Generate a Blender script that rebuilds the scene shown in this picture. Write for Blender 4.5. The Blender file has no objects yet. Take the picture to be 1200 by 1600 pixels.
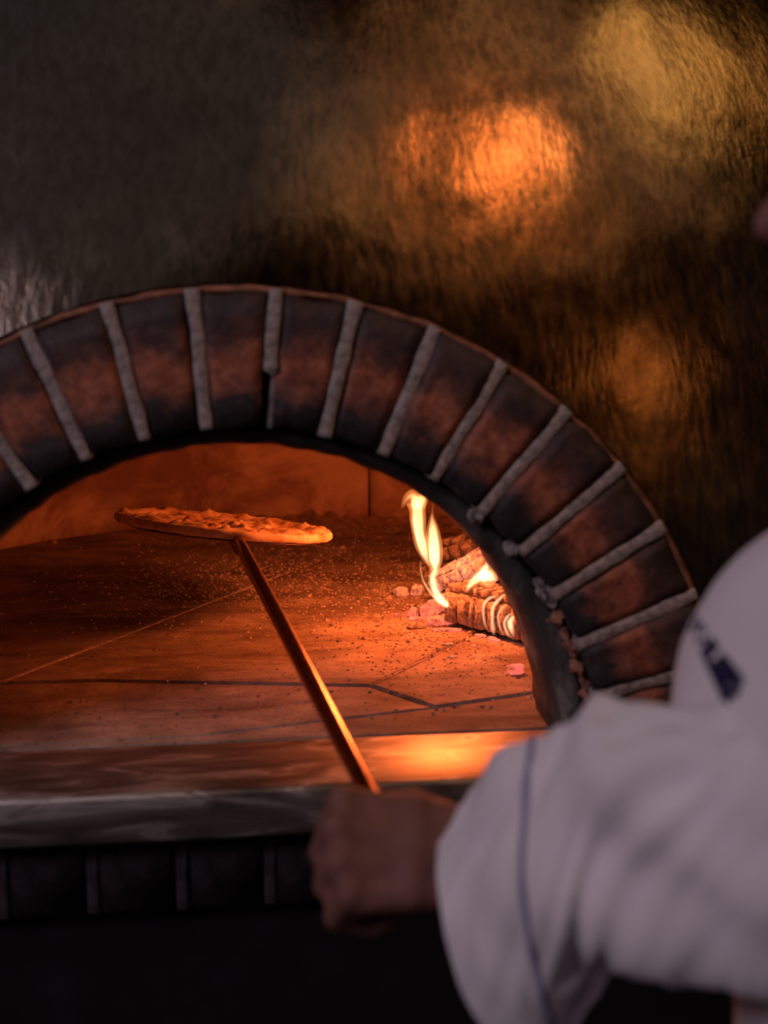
import bpy, bmesh, math, random
from mathutils import Vector, Matrix, noise
from math import sin, cos, pi, radians, sqrt, atan2, hypot
R = random.Random(7)
S = bpy.context.scene
COL = S.collection
# ------------------------------------------------------------------ camera
cd = bpy.data.cameras.new('camera'); cam = bpy.data.objects.new('camera', cd); COL.objects.link(cam)
cam.location = (-.025, -1.39, 1.61)
cam.rotation_euler = (radians(90-10), 0, radians(-7))
cd.sensor_fit = 'VERTICAL'; cd.sensor_height = 36; cd.lens = 50
cd.dof.use_dof = True; cd.dof.focus_distance = 2.0; cd.dof.aperture_fstop = 3.4
cd.clip_start = .05
S.camera = cam
# ------------------------------------------------------------------ world, lights, exposure
S.view_settings.view_transform = 'Standard'; S.view_settings.look = 'None'
S.view_settings.gamma = 1; S.view_settings.use_curve_mapping = False
S.view_settings.exposure = 0.0
W = bpy.data.worlds.new('world'); S.world = W; W.use_nodes = True
W.node_tree.nodes['Background'].inputs[0].default_value = (.85, .70, .78, 1)
W.node_tree.nodes['Background'].inputs[1].default_value = .020

def lamp(name, kind, loc, col, power, size=.1, target=None, spread=None, size_y=None):
    l = bpy.data.lights.new(name, kind); l.color = col; l.energy = power
    o = bpy.data.objects.new(name, l); COL.objects.link(o); o.location = loc
    if kind == 'AREA':
        l.size = size
        if size_y: l.shape = 'RECTANGLE'; l.size_y = size_y
        if spread: l.spread = spread
    else: l.shadow_soft_size = size
    if target is not None:
        o.rotation_euler = (Vector(target)-Vector(loc)).to_track_quat('-Z', 'Y').to_euler()
    return o
# fire
lamp('fire_light', 'POINT', (.300, .515, 1.335), (1, .172, .033), 7.4, .035)
lamp('fire_light_low', 'POINT', (.262, .49, 1.205), (1, .16, .035), 1.0, .025)
# soft cool light of the kitchen behind the camera, lamps under the ceiling, added fill areas
lamp('kitchen_light', 'AREA', (-1.75, -1.8, 2.8), (1.0, .79, .92), 23.5, .8, (.3, -.4, 1.3))
lamp('pendant_amber', 'POINT', (.86, -.62, 2.6), (1, .36, .11), 7, .08)
lamp('pendant_gold', 'AREA', (1.30, .12, 2.65), (1, .60, .19), .95, .34, (.5, .2, 1.8))
lamp('cladding_fill_cool', 'AREA', (-.45, -.75, 2.8), (.92, .84, .84), 1.3, 1.6, (-.55, -.85, 0))  # added unseen fill, gives the left cladding a grey sheen
lamp('cladding_fill_warm', 'AREA', (1.15, -.75, 2.85), (1, .58, .30), 3.0, 1.5, (1.0, -.7, 0))  # added unseen warm fill, lifts the dark right side of the cladding
lamp('lamp_far_right', 'POINT', (2.5, -1.85, 2.4), (1, .42, .12), 4, .14)

# ------------------------------------------------------------------ materials
class NT:
    def __init__(s, name):
        m = bpy.data.materials.new(name); m.use_nodes = True
        s.m = m; s.t = m.node_tree; s.n = s.t.nodes; s.b = s.n['Principled BSDF']; s.out = s.n['Material Output']
    def new(s, ty, **k):
        n = s.n.new(ty)
        for a, v in k.items(): setattr(n, a, v)
        return n
    def link(s, a, b): s.t.links.new(a, b)
    def coord(s, kind='Object', scale=(1, 1, 1), rot=(0, 0, 0), loc=(0, 0, 0)):
        tc = s.new('ShaderNodeTexCoord'); mp = s.new('ShaderNodeMapping')
        mp.inputs['Scale'].default_value = scale; mp.inputs['Rotation'].default_value = rot; mp.inputs['Location'].default_value = loc
        s.link(tc.outputs[kind], mp.inputs[0]); return mp.outputs[0]
    def noise(s, vec, scale, detail=4, rough=.55, dist=0):
        n = s.new('ShaderNodeTexNoise'); n.inputs['Scale'].default_value = scale; n.inputs['Detail'].default_value = detail
        n.inputs['Roughness'].default_value = rough; n.inputs['Distortion'].default_value = dist
        s.link(vec, n.inputs['Vector']); return n.outputs['Fac']
    def ramp(s, fac, stops):
        r = s.new('ShaderNodeValToRGB'); e = r.color_ramp.elements
        while len(e) < len(stops): e.new(.5)
        for i, (p, c) in enumerate(stops):
            e[i].position = p
            e[i].color = (c, c, c, 1) if isinstance(c, (int, float)) else (*c, 1)
        s.link(fac, r.inputs[0]); return r.outputs[0]
    def math(s, op, a, b=None, clamp=False):
        n = s.new('ShaderNodeMath', operation=op, use_clamp=clamp)
        for i, v in enumerate((a, b)):
            if v is None: continue
            if isinstance(v, (int, float)): n.inputs[i].default_value = v
            else: s.link(v, n.inputs[i])
        return n.outputs[0]
    def mix(s, fac, a, b, blend='MIX'):
        n = s.new('ShaderNodeMix', data_type='RGBA', blend_type=blend)
        for i, v in ((0, fac), (6, a), (7, b)):
            if isinstance(v, (int, float)): n.inputs[i].default_value = v
            elif isinstance(v, tuple): n.inputs[i].default_value = (*v, 1)
            else: s.link(v, n.inputs[i])
        return n.outputs[2]
    def bump(s, h, strength=.5, dist=.005, prev=None):
        n = s.new('ShaderNodeBump'); n.inputs['Strength'].default_value = strength; n.inputs['Distance'].default_value = dist
        s.link(h, n.inputs['Height'])
        if prev: s.link(prev, n.inputs['Normal'])
        return n.outputs[0]
    def set(s, **k):
        nm = dict(col='Base Color', rough='Roughness', metal='Metallic', normal='Normal', emit='Emission Color', es='Emission Strength', spec='Specular IOR Level', sss='Subsurface Weight')
        for a, v in k.items():
            i = s.b.inputs[nm[a]]
            if isinstance(v, (int, float)): i.default_value = v
            elif isinstance(v, tuple): i.default_value = (*v, 1)
            else: s.link(v, i)
        return s.m
    def xyz(s, vec):
        n = s.new('ShaderNodeSeparateXYZ'); s.link(vec, n.inputs[0]); return n.outputs

def simple(name, col, rough=.6, metal=0, nscale=30, amp=.25, bscale=120, bstr=.3, bdist=.002, spec=.5):
    t = NT(name); v = t.coord()
    n = t.noise(v, nscale, 5)
    c = t.ramp(n, [(.3, tuple(x*(1-amp) for x in col)), (.7, tuple(min(1, x*(1+amp)) for x in col))])
    return t.set(col=c, rough=rough, metal=metal, spec=spec, normal=t.bump(t.noise(v, bscale, 4), bstr, bdist))

# arch brick: fired red brick, sooted black at both ends (object space: z is radial)
def brick_mat():
    t = NT('sooted_brick'); v = t.coord('Object'); g = t.coord('Generated')
    oi = t.new('ShaderNodeObjectInfo')
    cmb = t.new('ShaderNodeVectorMath', operation='ADD'); t.link(v, cmb.inputs[0])
    sc = t.new('ShaderNodeVectorMath', operation='SCALE'); t.link(oi.outputs['Location'], sc.inputs[0]); sc.inputs['Scale'].default_value = 3
    t.link(sc.outputs[0], cmb.inputs[1]); p = cmb.outputs[0]
    z = t.xyz(v)[2]
    n1 = t.noise(p, 22, 4, .6, .6); n2 = t.noise(p, 60, 5, .65)
    zz = t.math('ADD', z, t.math('MULTIPLY', t.math('SUBTRACT', n1, .5), .085))
    band = t.ramp(t.math('ADD', t.math('MULTIPLY', zz, 6.5), .5), [(.22, 0), (.38, .8), (.50, 1), (.64, .22), (.8, .03)])
    red = t.ramp(n2, [(.3, (.14, .036, .020)), (.55, (.36, .115, .064)), (.75, (.50, .21, .13))])
    soot = t.ramp(n2, [(.35, (.018, .015, .018)), (.6, (.036, .028, .032)), (.78, (.07, .045, .04))])
    xr = t.xyz(oi.outputs['Location'])[0]
    c = t.mix(band, soot, red)
    # chips showing raw clay
    chip = t.ramp(t.noise(p, 95, 3, .6, .4), [(.69, 0), (.73, 1)])
    lowz = t.ramp(t.math('ADD', t.math('MULTIPLY', z, 6.5), .5), [(.1, 1), (.3, .0)])
    c = t.mix(t.math('MULTIPLY', chip, lowz), c, (.30, .13, .08))
    b = t.bump(n2, .5, .004); b = t.bump(t.noise(p, 300, 3), .3, .001, b)
    return t.set(col=c, rough=.62, normal=b, spec=.4)
M_BRICK = brick_mat()
M_MORTAR = simple('mortar', (.30, .26, .25), .9, nscale=90, amp=.55, bscale=260, bstr=.8, bdist=.003)

def lining_mat():
    t = NT('sooted_lining'); v = t.coord()
    x = t.xyz(v)
    n = t.noise(t.coord(scale=(14, 5, 5)), 1.6, 5, .6, .5); n2 = t.noise(v, 90, 4)
    c = t.ramp(n, [(.36, (.02, .017, .017)), (.50, (.075, .068, .065)), (.66, (.36, .34, .32))])
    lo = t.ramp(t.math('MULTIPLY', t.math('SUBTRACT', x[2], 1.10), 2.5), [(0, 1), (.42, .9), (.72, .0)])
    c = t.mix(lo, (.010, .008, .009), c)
    return t.set(col=c, rough=.85, normal=t.bump(n2, .5, .003))
M_LINING = lining_mat()

def clad_mat():
    t = NT('patinated_brass_sheet')
    v = t.coord()
    def scr(rot, sc, s):
        return t.noise(t.coord(scale=sc, rot=rot), s, 4, .65, 0)
    a = scr((0, radians(25), 0), (17, 17, 1.8), 6)
    b = scr((0, radians(-62), 0), (20, 20, 2.0), 6)
    c_ = scr((0, radians(78), 0), (16, 16, 1.6), 7)
    m1 = t.ramp(t.noise(v, 3.2, 2), [(.42, 0), (.58, 1)])
    m2 = t.ramp(t.noise(t.coord(loc=(3, 1, 7)), 2.6, 2), [(.42, 0), (.6, 1)])
    s1 = t.mix(m1, a, b); s = t.mix(m2, s1, c_)
    blot = t.noise(v, 9, 6, .65, .8); big = t.noise(t.coord(loc=(1.3, 0, .4)), 2.3, 3)
    col = t.ramp(blot, [(.3, (.13, .065, .028)), (.5, (.27, .15, .068)), (.72, (.46, .29, .14))])
    col = t.mix(t.ramp(big, [(.40, 0), (.62, .45)]), col, (.20, .17, .145))
    grey_sheen = t.ramp(t.math('ADD', t.math('MULTIPLY', t.xyz(v)[0], 1.1), t.math('MULTIPLY', t.noise(v, 3, 3), .5)), [(.12, .85), (.46, .0)])
    col = t.mix(grey_sheen, col, (.085, .078, .073))  # grey on the left stands for cool reflected light, put into the colour
    rough = t.math('ADD', t.math('MULTIPLY', s, .24), t.math('MULTIPLY', blot, .12))
    rough = t.math('ADD', rough, .04)
    col = t.mix(t.ramp(s, [(.40, .55), (.56, 0)]), col, (.07, .045, .028))
    nb = t.bump(big, .5, .03); nb = t.bump(t.noise(v, 7, 3, .5, .6), .15, .008, nb); nb = t.bump(s, .5, .0014, nb)
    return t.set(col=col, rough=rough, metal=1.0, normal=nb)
M_CLAD = clad_mat()

def hearth_mat():
    t = NT('baked_hearth_tile'); v = t.coord()
    n = t.noise(v, 9, 6, .62, .5); f = t.noise(v, 55, 6, .7)
    c = t.ramp(n, [(.32, (.20, .14, .11)), (.5, (.33, .25, .20)), (.66, (.46, .36, .29))])
    d = t.ramp(t.noise(t.coord(scale=(4, 11, 4)), 1.4, 6, .7, .3), [(.45, 0), (.64, .85)])
    c = t.mix(d, c, (.12, .08, .065))
    sp = t.ramp(t.noise(v, 150, 4, .7), [(.34, .8), (.43, 0)])
    c = t.mix(sp, c, (.07, .045, .04))
    b = t.bump(n, .35, .004); b = t.bump(f, .4, .0025, b); b = t.bump(t.noise(v, 260, 3), .35, .001, b)
    return t.set(col=c, rough=.8, normal=b, spec=.18)
M_TILE = hearth_mat()
def wall_mat():
    t = NT('refractory_clay'); v = t.coord()
    n = t.noise(v, 7, 5, .6, .4); f = t.noise(v, 40, 5, .65)
    c = t.ramp(n, [(.3, (.46, .29, .20)), (.55, (.62, .44, .32)), (.75, (.70, .54, .40))])
    vo = t.new('ShaderNodeTexVoronoi'); vo.inputs['Scale'].default_value = 26; t.link(v, vo.inputs['Vector'])
    pit = t.ramp(vo.outputs['Distance'], [(.08, 0), (.2, 1)])
    d = t.ramp(t.noise(t.coord(loc=(4, 2, 0)), 6, 6, .65, .8), [(.42, 0), (.62, .85)])
    c = t.mix(d, c, (.20, .10, .07))
    b = t.bump(f, .4, .004); b = t.bump(pit, .5, .004, b)
    return t.set(col=c, rough=.85, normal=b, spec=.25)
M_WALL = wall_mat()
M_GAP = simple('black_joint', (.02, .016, .015), .95)
M_ASH = simple('pale_ash', (.50, .40, .33), .95, nscale=200, amp=.5, bscale=400, bstr=1, bdist=.003)

def ledge_mat():
    t = NT('worn_steel_plate'); v = t.coord()
    st = t.noise(t.coord(scale=(3, 30, 30)), 3, 4, .6, .4); sw = t.noise(t.coord(scale=(5, 20, 22)), 1.6, 3, .5, 1.6)
    c = t.ramp(sw, [(.35, (.17, .14, .12)), (.55, (.31, .27, .24)), (.62, (.56, .52, .50)), (.7, (.27, .23, .20))])
    rough = t.ramp(sw, [(.3, .36), (.7, .50)])
    return t.set(col=c, rough=rough, metal=.75, normal=t.bump(st, .25, .0015))
M_LEDGE = ledge_mat()
M_DARKST = simple('blackened_steel', (.012, .008, .012), .7, .0, nscale=18, amp=.4, bscale=60, spec=.2)
M_BASEBR = brick_dark = simple('dark_soot_brick', (.020, .014, .017), .85, nscale=40, amp=.6, bscale=160, bstr=.6, bdist=.003, spec=.2)
M_RUSTC = simple('rusty_clay', (.34, .15, .10), .9, nscale=80, amp=.6, bscale=260, bstr=.8, bdist=.003)
M_BASEMO = simple('dark_mortar', (.035, .026, .032), .95, nscale=60, amp=.8, bscale=200)
M_PLASTER = simple('dark_room_plaster', (.035, .028, .03), .9, nscale=4, bscale=60)
M_FLOOR = simple('dark_floor_tile', (.03, .024, .028), .6, nscale=6, bscale=40)
M_CEIL = simple('dark_ceiling_paint', (.03, .025, .028), .95, nscale=4)

# handle: copper coloured tube
def handle_mat():
    t = NT('brushed_copper_tube')
    st = t.noise(t.coord(scale=(60, 60, 3)), 4, 4)
    return t.set(col=(.42, .22, .14), rough=t.ramp(st, [(.3, .17), (.7, .28)]), metal=1.0, normal=t.bump(st, .15, .0006))
M_HANDLE = handle_mat()
M_PEEL = simple('dark_peel_steel', (.16, .12, .10), .45, .9, bscale=80)
def dough_mat():
    t = NT('baked_dough'); v = t.coord()
    n = t.noise(v, 26, 6, .6, .6); f = t.noise(v, 90, 4)
    c = t.ramp(n, [(.3, (.30, .12, .05)), (.45, (.58, .34, .18)), (.6, (.80, .60, .40)), (.8, (.88, .74, .56))])
    sp = t.ramp(t.noise(v, 60, 3), [(.62, 0), (.7, .7)])
    c = t.mix(sp, c, (.30, .13, .06))
    return t.set(col=c, rough=.6, normal=t.bump(f, .4, .002), spec=.4)
M_DOUGH = dough_mat()
def cloth_mat(name, col, ws=700):
    t = NT(name); v = t.coord()
    n = t.noise(v, 12, 4)
    c = t.ramp(n, [(.3, tuple(x*.93 for x in col)), (.7, col)])
    return t.set(col=c, rough=.9, normal=t.bump(t.noise(v, ws, 2), .2, .0008), spec=.2)
M_COAT = cloth_mat('white_cotton_twill', (.78, .73, .78))
M_NAVY = cloth_mat('navy_thread', (.018, .016, .055))
M_PIPE = cloth_mat('faded_blue_thread', (.34, .31, .48))
M_TROU = cloth_mat('black_check_cloth', (.02, .02, .022))
M_SKIN = (lambda t: t.set(col=t.ramp(t.noise(t.coord(), 40, 4), [(.3, (.16, .070, .054)), (.7, (.22, .10, .077))]), rough=.65, spec=.25, sss=.0, normal=t.bump(t.noise(t.coord(), 220, 3), .25, .001)))(NT('skin'))
M_HAIR = simple('dark_hair', (.02, .013, .01), .5)
M_SHOE = simple('black_leather', (.015, .015, .016), .35)
M_EYE = simple('eye_white', (.7, .68, .65), .2, bstr=0)
M_IRIS = simple('iris', (.05, .03, .02), .2, bstr=0)
M_RUB = simple('nail', (.50, .28, .22), .35, bstr=0)

def coal_mat(name, glow, es, ash=.5):
    t = NT(name); v = t.coord('Object')
    oi = t.new('ShaderNodeObjectInfo')
    ad = t.new('ShaderNodeVectorMath', operation='ADD'); t.link(v, ad.inputs[0]); t.link(oi.outputs['Location'], ad.inputs[1]); p = ad.outputs[0]
    n = t.noise(p, 45, 5, .6); n2 = t.noise(p, 160, 4)
    c = t.ramp(n2, [(.35, (.05, .035, .03)), (.6, (.42*ash*2, .33*ash*2, .28*ash*2))])
    g = t.ramp(n, [(.32, 0), (.58, 1)])
    return t.set(col=c, rough=.9, emit=t.mix(.0, glow, glow), es=t.math('MULTIPLY', g, es), normal=t.bump(n2, .7, .003))
M_EMBER = coal_mat('glowing_ember', (1, .15, .10), .95, .4)
M_EMBER2 = coal_mat('ashen_ember', (1, .26, .13), .35, .8)
M_CHARB = coal_mat('cracked_charcoal', (1, .30, .20), .50, .75)
M_CHARF = coal_mat('browned_charcoal', (1, .18, .08), .12, .40)
M_CHARD = coal_mat('dark_charcoal', (1, .16, .03), .05, .22)
def core_mat(name, col, s):
    t = NT(name); n = t.noise(t.coord(), 30, 4)
    return t.set(col=(.02, .014, .012), rough=.95, emit=col, es=t.ramp(n, [(.35, .0), (.7, s)]))
M_CORE = core_mat('burning_log_core', (1, .16, .03), .12)
M_CORED = core_mat('charred_log_core', (1, .12, .02), .04)

def flame_mat(name, lo, hi, z0, z1):
    t = NT(name); t.n.remove(t.b)
    e = t.new('ShaderNodeEmission'); t.link(e.outputs[0], t.out.inputs['Volume'])
    z = t.xyz(t.coord('Object'))[2]
    mr = t.new('ShaderNodeMapRange'); mr.inputs[1].default_value = z0; mr.inputs[2].default_value = z1; t.link(z, mr.inputs[0])
    c = t.ramp(mr.outputs[0], [(0, lo[0]), (1, hi[0])])
    s = t.ramp(mr.outputs[0], [(0, 1.0), (1, hi[1]/lo[1])])
    t.link(c, e.inputs[0]); t.link(t.math('MULTIPLY', s, lo[1]), e.inputs[1]); return t.m
M_FLAME = flame_mat('flame', ((1, .38, .13), 75), ((1, .27, .07), 70), 1.13, 1.26)
M_FCORE = flame_mat('flame_core', ((1, .66, .36), 330), ((1, .50, .18), 190), 1.13, 1.27)
M_FLAMES = flame_mat('small_flame', ((1, .42, .24), 150), ((1, .36, .14), 140), 1.10, 1.16)

# ------------------------------------------------------------------ builders
def mesh(name, verts, faces, mat, smooth=True):
    me = bpy.data.meshes.new(name); me.from_pydata([tuple(v) for v in verts], [], faces)
    bm = bmesh.new(); bm.from_mesh(me); bmesh.ops.recalc_face_normals(bm, faces=bm.faces); bm.to_mesh(me); bm.free()
    if smooth: me.polygons.foreach_set('use_smooth', [True]*len(me.polygons))
    if mat: me.materials.append(mat)
    me.update(); return me
def obj(name, me, parent=None, loc=(0, 0, 0), rot=(0, 0, 0), scale=(1, 1, 1)):
    o = bpy.data.objects.new(name, me); COL.objects.link(o)
    o.location = loc; o.rotation_euler = rot; o.scale = scale
    if parent: o.parent = parent
    return o
def tag(o, label=None, cat=None, group=None, kind=None):
    if label: o['label'] = label
    if cat: o['category'] = cat
    if group: o['group'] = group
    if kind: o['kind'] = kind
    return o
def empty(name, loc=(0, 0, 0)):
    o = bpy.data.objects.new(name, None); COL.objects.link(o); o.location = loc; o.empty_display_size = .05; return o
def bm_mesh(bm, name, mat, smooth=True):
    bmesh.ops.recalc_face_normals(bm, faces=bm.faces)
    me = bpy.data.meshes.new(name); bm.to_mesh(me); bm.free()
    if smooth: me.polygons.foreach_set('use_smooth', [True]*len(me.polygons))
    if mat: me.materials.append(mat)
    return me
def box(name, lo, hi, mat, bev=0, seg=2):
    bm = bmesh.new(); bmesh.ops.create_cube(bm, size=1)
    for v in bm.verts:
        v.co = Vector([lo[i]+(v.co[i]+.5)*(hi[i]-lo[i]) for i in range(3)])
    if bev: bmesh.ops.bevel(bm, geom=bm.edges[:], offset=bev, segments=seg, affect='EDGES', profile=.6)
    return bm_mesh(bm, name, mat, False)
def rings(name, rs, mat, cap=True, smooth=True, closed=False):
    """rs: list of vertex rings (equal length)"""
    n = len(rs[0]); V = [v for r in rs for v in r]; Fc = []
    m = len(rs)
    for i in range(m if closed else m-1):
        for j in range(n):
            a, b = i*n+j, i*n+(j+1) % n; k = (i+1) % m
            Fc.append((a, b, k*n+(j+1) % n, k*n+j))
    if cap and not closed:
        Fc.append(tuple(range(n))[::-1]); Fc.append(tuple((m-1)*n+j for j in range(n)))
    return mesh(name, V, Fc, mat, smooth)
def catmull(P, k):
    out = []
    for i in range(len(P)-1):
        p0, p1, p2, p3 = P[max(i-1, 0)], P[i], P[i+1], P[min(i+2, len(P)-1)]
        for s in range(k):
            t = s/k
            out.append(tuple(.5*((2*b)+(-a+c)*t+(2*a-5*b+4*c-d)*t*t+(-a+3*b-3*c+d)*t**3) for a, b, c, d in zip(p0, p1, p2, p3)))
    out.append(tuple(P[-1])); return out
def nz(p, s=1.0, seed=0): return noise.noise(Vector(p)*s+Vector((seed*7.1, seed*3.3, seed*1.7)))

# ------------------------------------------------------------------ room
ZH = 1.10                # hearth level
def struct(name, me): o = obj(name, me); o['kind'] = 'structure'; return o
struct('floor', box('floor', (-3, -4, -.1), (3, 1.58, 0), M_FLOOR))
struct('wall_back', box('wall_back', (-3, 1.58, 0), (3, 1.8, 3.0), M_PLASTER))
struct('ceiling', box('ceiling', (-3, -4, 3.0), (3, 1.9, 3.1), M_CEIL))

# ------------------------------------------------------------------ oven
oven = empty('pizza_oven', (0, .3, 0))
tag(oven, 'domed wood-fired pizza oven clad in scratched brass with a sooted brick arch', 'oven')
def part(name, me, parent=oven, **k):
    o = obj(name, me, parent, **k)
    o.matrix_parent_inverse = parent.matrix_basis.inverted() if parent.parent is None else Matrix()
    return o
ZC = 1.074
# --- arch bricks
def arch_brick(seed):
    r = random.Random(seed); bm = bmesh.new(); bmesh.ops.create_cube(bm, size=1)
    r0, r1, rc = .378, .506, .442; half = radians(9.03/2); gap = .0065
    for v in bm.verts:
        rr = r1 if v.co.z > 0 else r0
        x = (rr*math.tan(half)-gap)*(1 if v.co.x > 0 else -1)
        v.co = Vector((x, (.115 if v.co.y > 0 else 0), rr-rc-(.0008 if True else 0)))
    bmesh.ops.bevel(bm, geom=bm.edges[:], offset=.0028, segments=2, affect='EDGES')
    bmesh.ops.subdivide_edges(bm, edges=[e for e in bm.edges if e.calc_length() > .03], cuts=5, use_grid_fill=True)
    for v in bm.verts:
        d = noise.noise_vector(v.co*38+Vector((seed*5.1, 0, 0)))
        k = .0028+(.004 if v.co.z < -.045 else 0)
        v.co += Vector((d.x*k*.5, d.y*k, d.z*k))
    return bm_mesh(bm, 'brick', M_BRICK)
bvar = [arch_brick(s) for s in range(6)]
JA = [4.45+9.03*k for k in range(-10, 10)]
for i, a in enumerate(JA[:-1]):
    t = radians(a+4.515)
    part('brick', bvar[(i*5+2) % 6], loc=(.442*sin(t), R.uniform(-.003, .003), ZC+.442*cos(t)), rot=(0, t, R.uniform(-.012, .012)))
# --- mortar joints between bricks, a bit proud and crumbly
def mortar(seed, broken=False):
    rs = []; N = 26
    for i in range(N+1):
        z = -.067+.137*i/N
        if broken and z < -.012: w, y0 = .0035, .012
        else: w, y0 = .0066+.002*nz((z*40, seed, 0)), -.0012+.0015*nz((z*60, seed, 3))
        w += .0006*(1 if z > .03 else 0)
        off = .0012*nz((z*25, seed, 5)) + (.004 if broken and z < -.012 else 0)
        rs.append([Vector((off+w*x, y, z)) for x, y in ((-1, .11), (-1, y0+.002), (-.6, y0), (.6, y0+.0004), (1, y0+.002), (1, .11))])
    return rings('mortar_joint', rs, M_MORTAR)
mvar = [mortar(s) for s in range(5)]; mbrk = mortar(11, True)
for i, a in enumerate(JA):
    t = radians(a+R.uniform(-.25, .25))
    me = mbrk if i == 10 else mvar[i % 5]
    part('mortar_joint', me, loc=(.442*sin(t), 0, ZC+.442*cos(t)), rot=(0, t, 0))
# --- outer mortar rim behind the bricks, its red standing in for lit edges
def arc_band(name, r0, r1, y0, y1, a0, a1, mat, n=120, amp=.0, seed=0, rfun=None, lobes=None):
    rs = []
    for i in range(n+1):
        a = a0+(a1-a0)*i/n; t = radians(a)
        q0 = r0+(rfun(a) if rfun else 0)+amp*nz((a*.25, seed, 0)); q1 = r1+amp*nz((a*.3, seed, 9))
        sec = lobes(q0, q1, y0, y1) if lobes else [(q0, y1), (q0, y0+.004), (q0+.004, y0), (q1-.004, y0), (q1, y0+.004), (q1, y1)]
        rs.append([Vector((r*sin(t), y, ZC+r*cos(t))) for r, y in sec])
    return rings(name, rs, mat)
part('mortar_rim', arc_band('mortar_rim', .5045, .513, .004, .12, -86, 86, simple('lit_edge_mortar', (.20, .085, .05), .9, nscale=50, amp=.7, bscale=200), amp=.0035, seed=4))
# --- sooted lining ring: the jamb seen at the right
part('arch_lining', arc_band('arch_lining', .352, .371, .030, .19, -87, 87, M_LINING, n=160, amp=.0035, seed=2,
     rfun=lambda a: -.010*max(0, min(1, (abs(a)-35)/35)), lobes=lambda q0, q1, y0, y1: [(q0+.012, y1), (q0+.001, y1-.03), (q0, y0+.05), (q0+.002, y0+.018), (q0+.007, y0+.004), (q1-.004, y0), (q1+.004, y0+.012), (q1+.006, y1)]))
# backing between bricks and lining (dark joint)
part('arch_backing', arc_band('arch_backing', .368, .520, .085, .17, -88, 88, M_GAP))
# clay spalls bridging the dark slot at the right
for i, a in enumerate((49.2, 58.2, 63, 67.5, 72, 76.5, 41)):
    t = radians(a); bm = bmesh.new(); bmesh.ops.create_icosphere(bm, subdivisions=3, radius=.009)
    for v in bm.verts:
        v.co = Vector((v.co.x*(2.1 if i % 2 else .9), v.co.y, v.co.z*(.55 if i % 2 else 1.1))); v.co += noise.noise_vector(v.co*170+Vector((i*3, 0, 0)))*.007
    part('spalled_clay', bm_mesh(bm, 'spalled_clay', M_MORTAR if i < 2 or i == 6 else M_RUSTC), loc=(.373*sin(t), .022, ZC+.373*cos(t)), rot=(0, t, 0))
# --- brass dome cladding
RR = 1.3
def yd(r): return .012+.95*(sqrt(1-(.512/RR)**2)-sqrt(max(0, 1-(r/RR)**2)))
rs = []
NA = 150
for i in range(NA+1):
    t = radians(-92+184*i/NA); row = []
    prof = [(.511, .10), (.5125, .030), (.5128, .0150), (.5135, None), (.516, None), (.519, None)]
    prof += [(.513+.782*(k/64), None) for k in range(1, 65)] + [(1.298, 1.54), (1.285, 1.54)]
    prof += [(1.285-.76*k/20, None) for k in range(1, 21)] + [(.522, .09)]
    for q, (r, y) in enumerate(prof):
        if y is None:
            y = yd(r)+(.012 if q > 69 else 0)
            y += .012*nz((r*4*sin(t), r*4*cos(t), 0), 1, 3)*min(1, (r-.51)*8)
        row.append(Vector((r*sin(t), y, max(1.052, ZC+r*cos(t)))))
    rs.append(row)
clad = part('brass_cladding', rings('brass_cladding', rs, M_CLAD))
# --- oven vault inside
M_VAULT = simple('soot_blackened_vault', (.07, .05, .042), .95, nscale=8, amp=.5)
CX, CY, RI = .08, .76, .645
def vault():
    V = []; Fc = []; prof = [(RI, ZH-.03), (RI, ZH+.21)]
    prof += [(RI*cos(radians(a)), ZH+.21+.33*sin(radians(a))) for a in range(6, 91, 7)]
    n = 96
    for r, z in prof:
        for j in range(n):
            t = 2*pi*j/n; V.append((CX+r*cos(t), CY+r*sin(t), z))
    for i in range(1, len(prof)-1):
        for j in range(n):
            f = (i*n+j, i*n+(j+1) % n, (i+1)*n+(j+1) % n, (i+1)*n+j)
            c = sum((Vector(V[k]) for k in f), Vector())/4
            if c.y < .28 and hypot(c.x, c.z-ZC) < .40: continue
            Fc.append(f)
    me = mesh('dome_vault', V, Fc, M_VAULT); return me
vt = part('dome_vault', vault()); sm = vt.modifiers.new('thick', 'SOLIDIFY'); sm.thickness = .03; sm.offset = 1
part('throat', arc_band('throat', .385, .42, .165, .34, -90, 90, M_VAULT, amp=.002))
# wall slabs: curved blocks with narrow vertical joints; one joint where the photo shows it
jt = math.degrees(atan2(1.375-CY, .285-CX))
a0 = -90+35; cuts = [jt+d for d in (-100, -50, 0, 75, 120)]
cuts = [a for a in cuts if a0 < a < 360-90-35]
cuts = [-55.0]+sorted(cuts)+[235.0]
for i in range(len(cuts)-1):
    A, B = cuts[i]+.22, cuts[i+1]-.22; n = max(6, int((B-A)/2)); rr = []
    for k in range(n+1):
        t = radians(A+(B-A)*k/n)
        e = .004 if k in (0, n) else 0
        d = [nz((cos(t)*6, sin(t)*6, z*20), 1, 5)*.006 for z in (0, .05, .1, .15, .2)]
        zs = (ZH-.03, ZH+.045, ZH+.10, ZH+.16, ZH+.235)
        ring = [(RI+.03, ZH+.235), (RI+.03, ZH-.03)]+[(RI-.004+e+d[q], zs[q]) for q in range(5)]
        rr.append([Vector((CX+r*cos(t), CY+r*sin(t), z)) for r, z in ring])
    part('wall_slab', rings('wall_slab', rr, M_WALL))
part('wall_joint', (lambda: rings('wall_joint', [[Vector((CX+r*cos(radians(a)), CY+r*sin(radians(a)), z)) for r, z in ((RI+.006, ZH-.02), (RI+.006, ZH+.23), (RI+.028, ZH+.23), (RI+.028, ZH-.02))] for a in range(-55, 236, 5)], M_GAP))())
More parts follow.
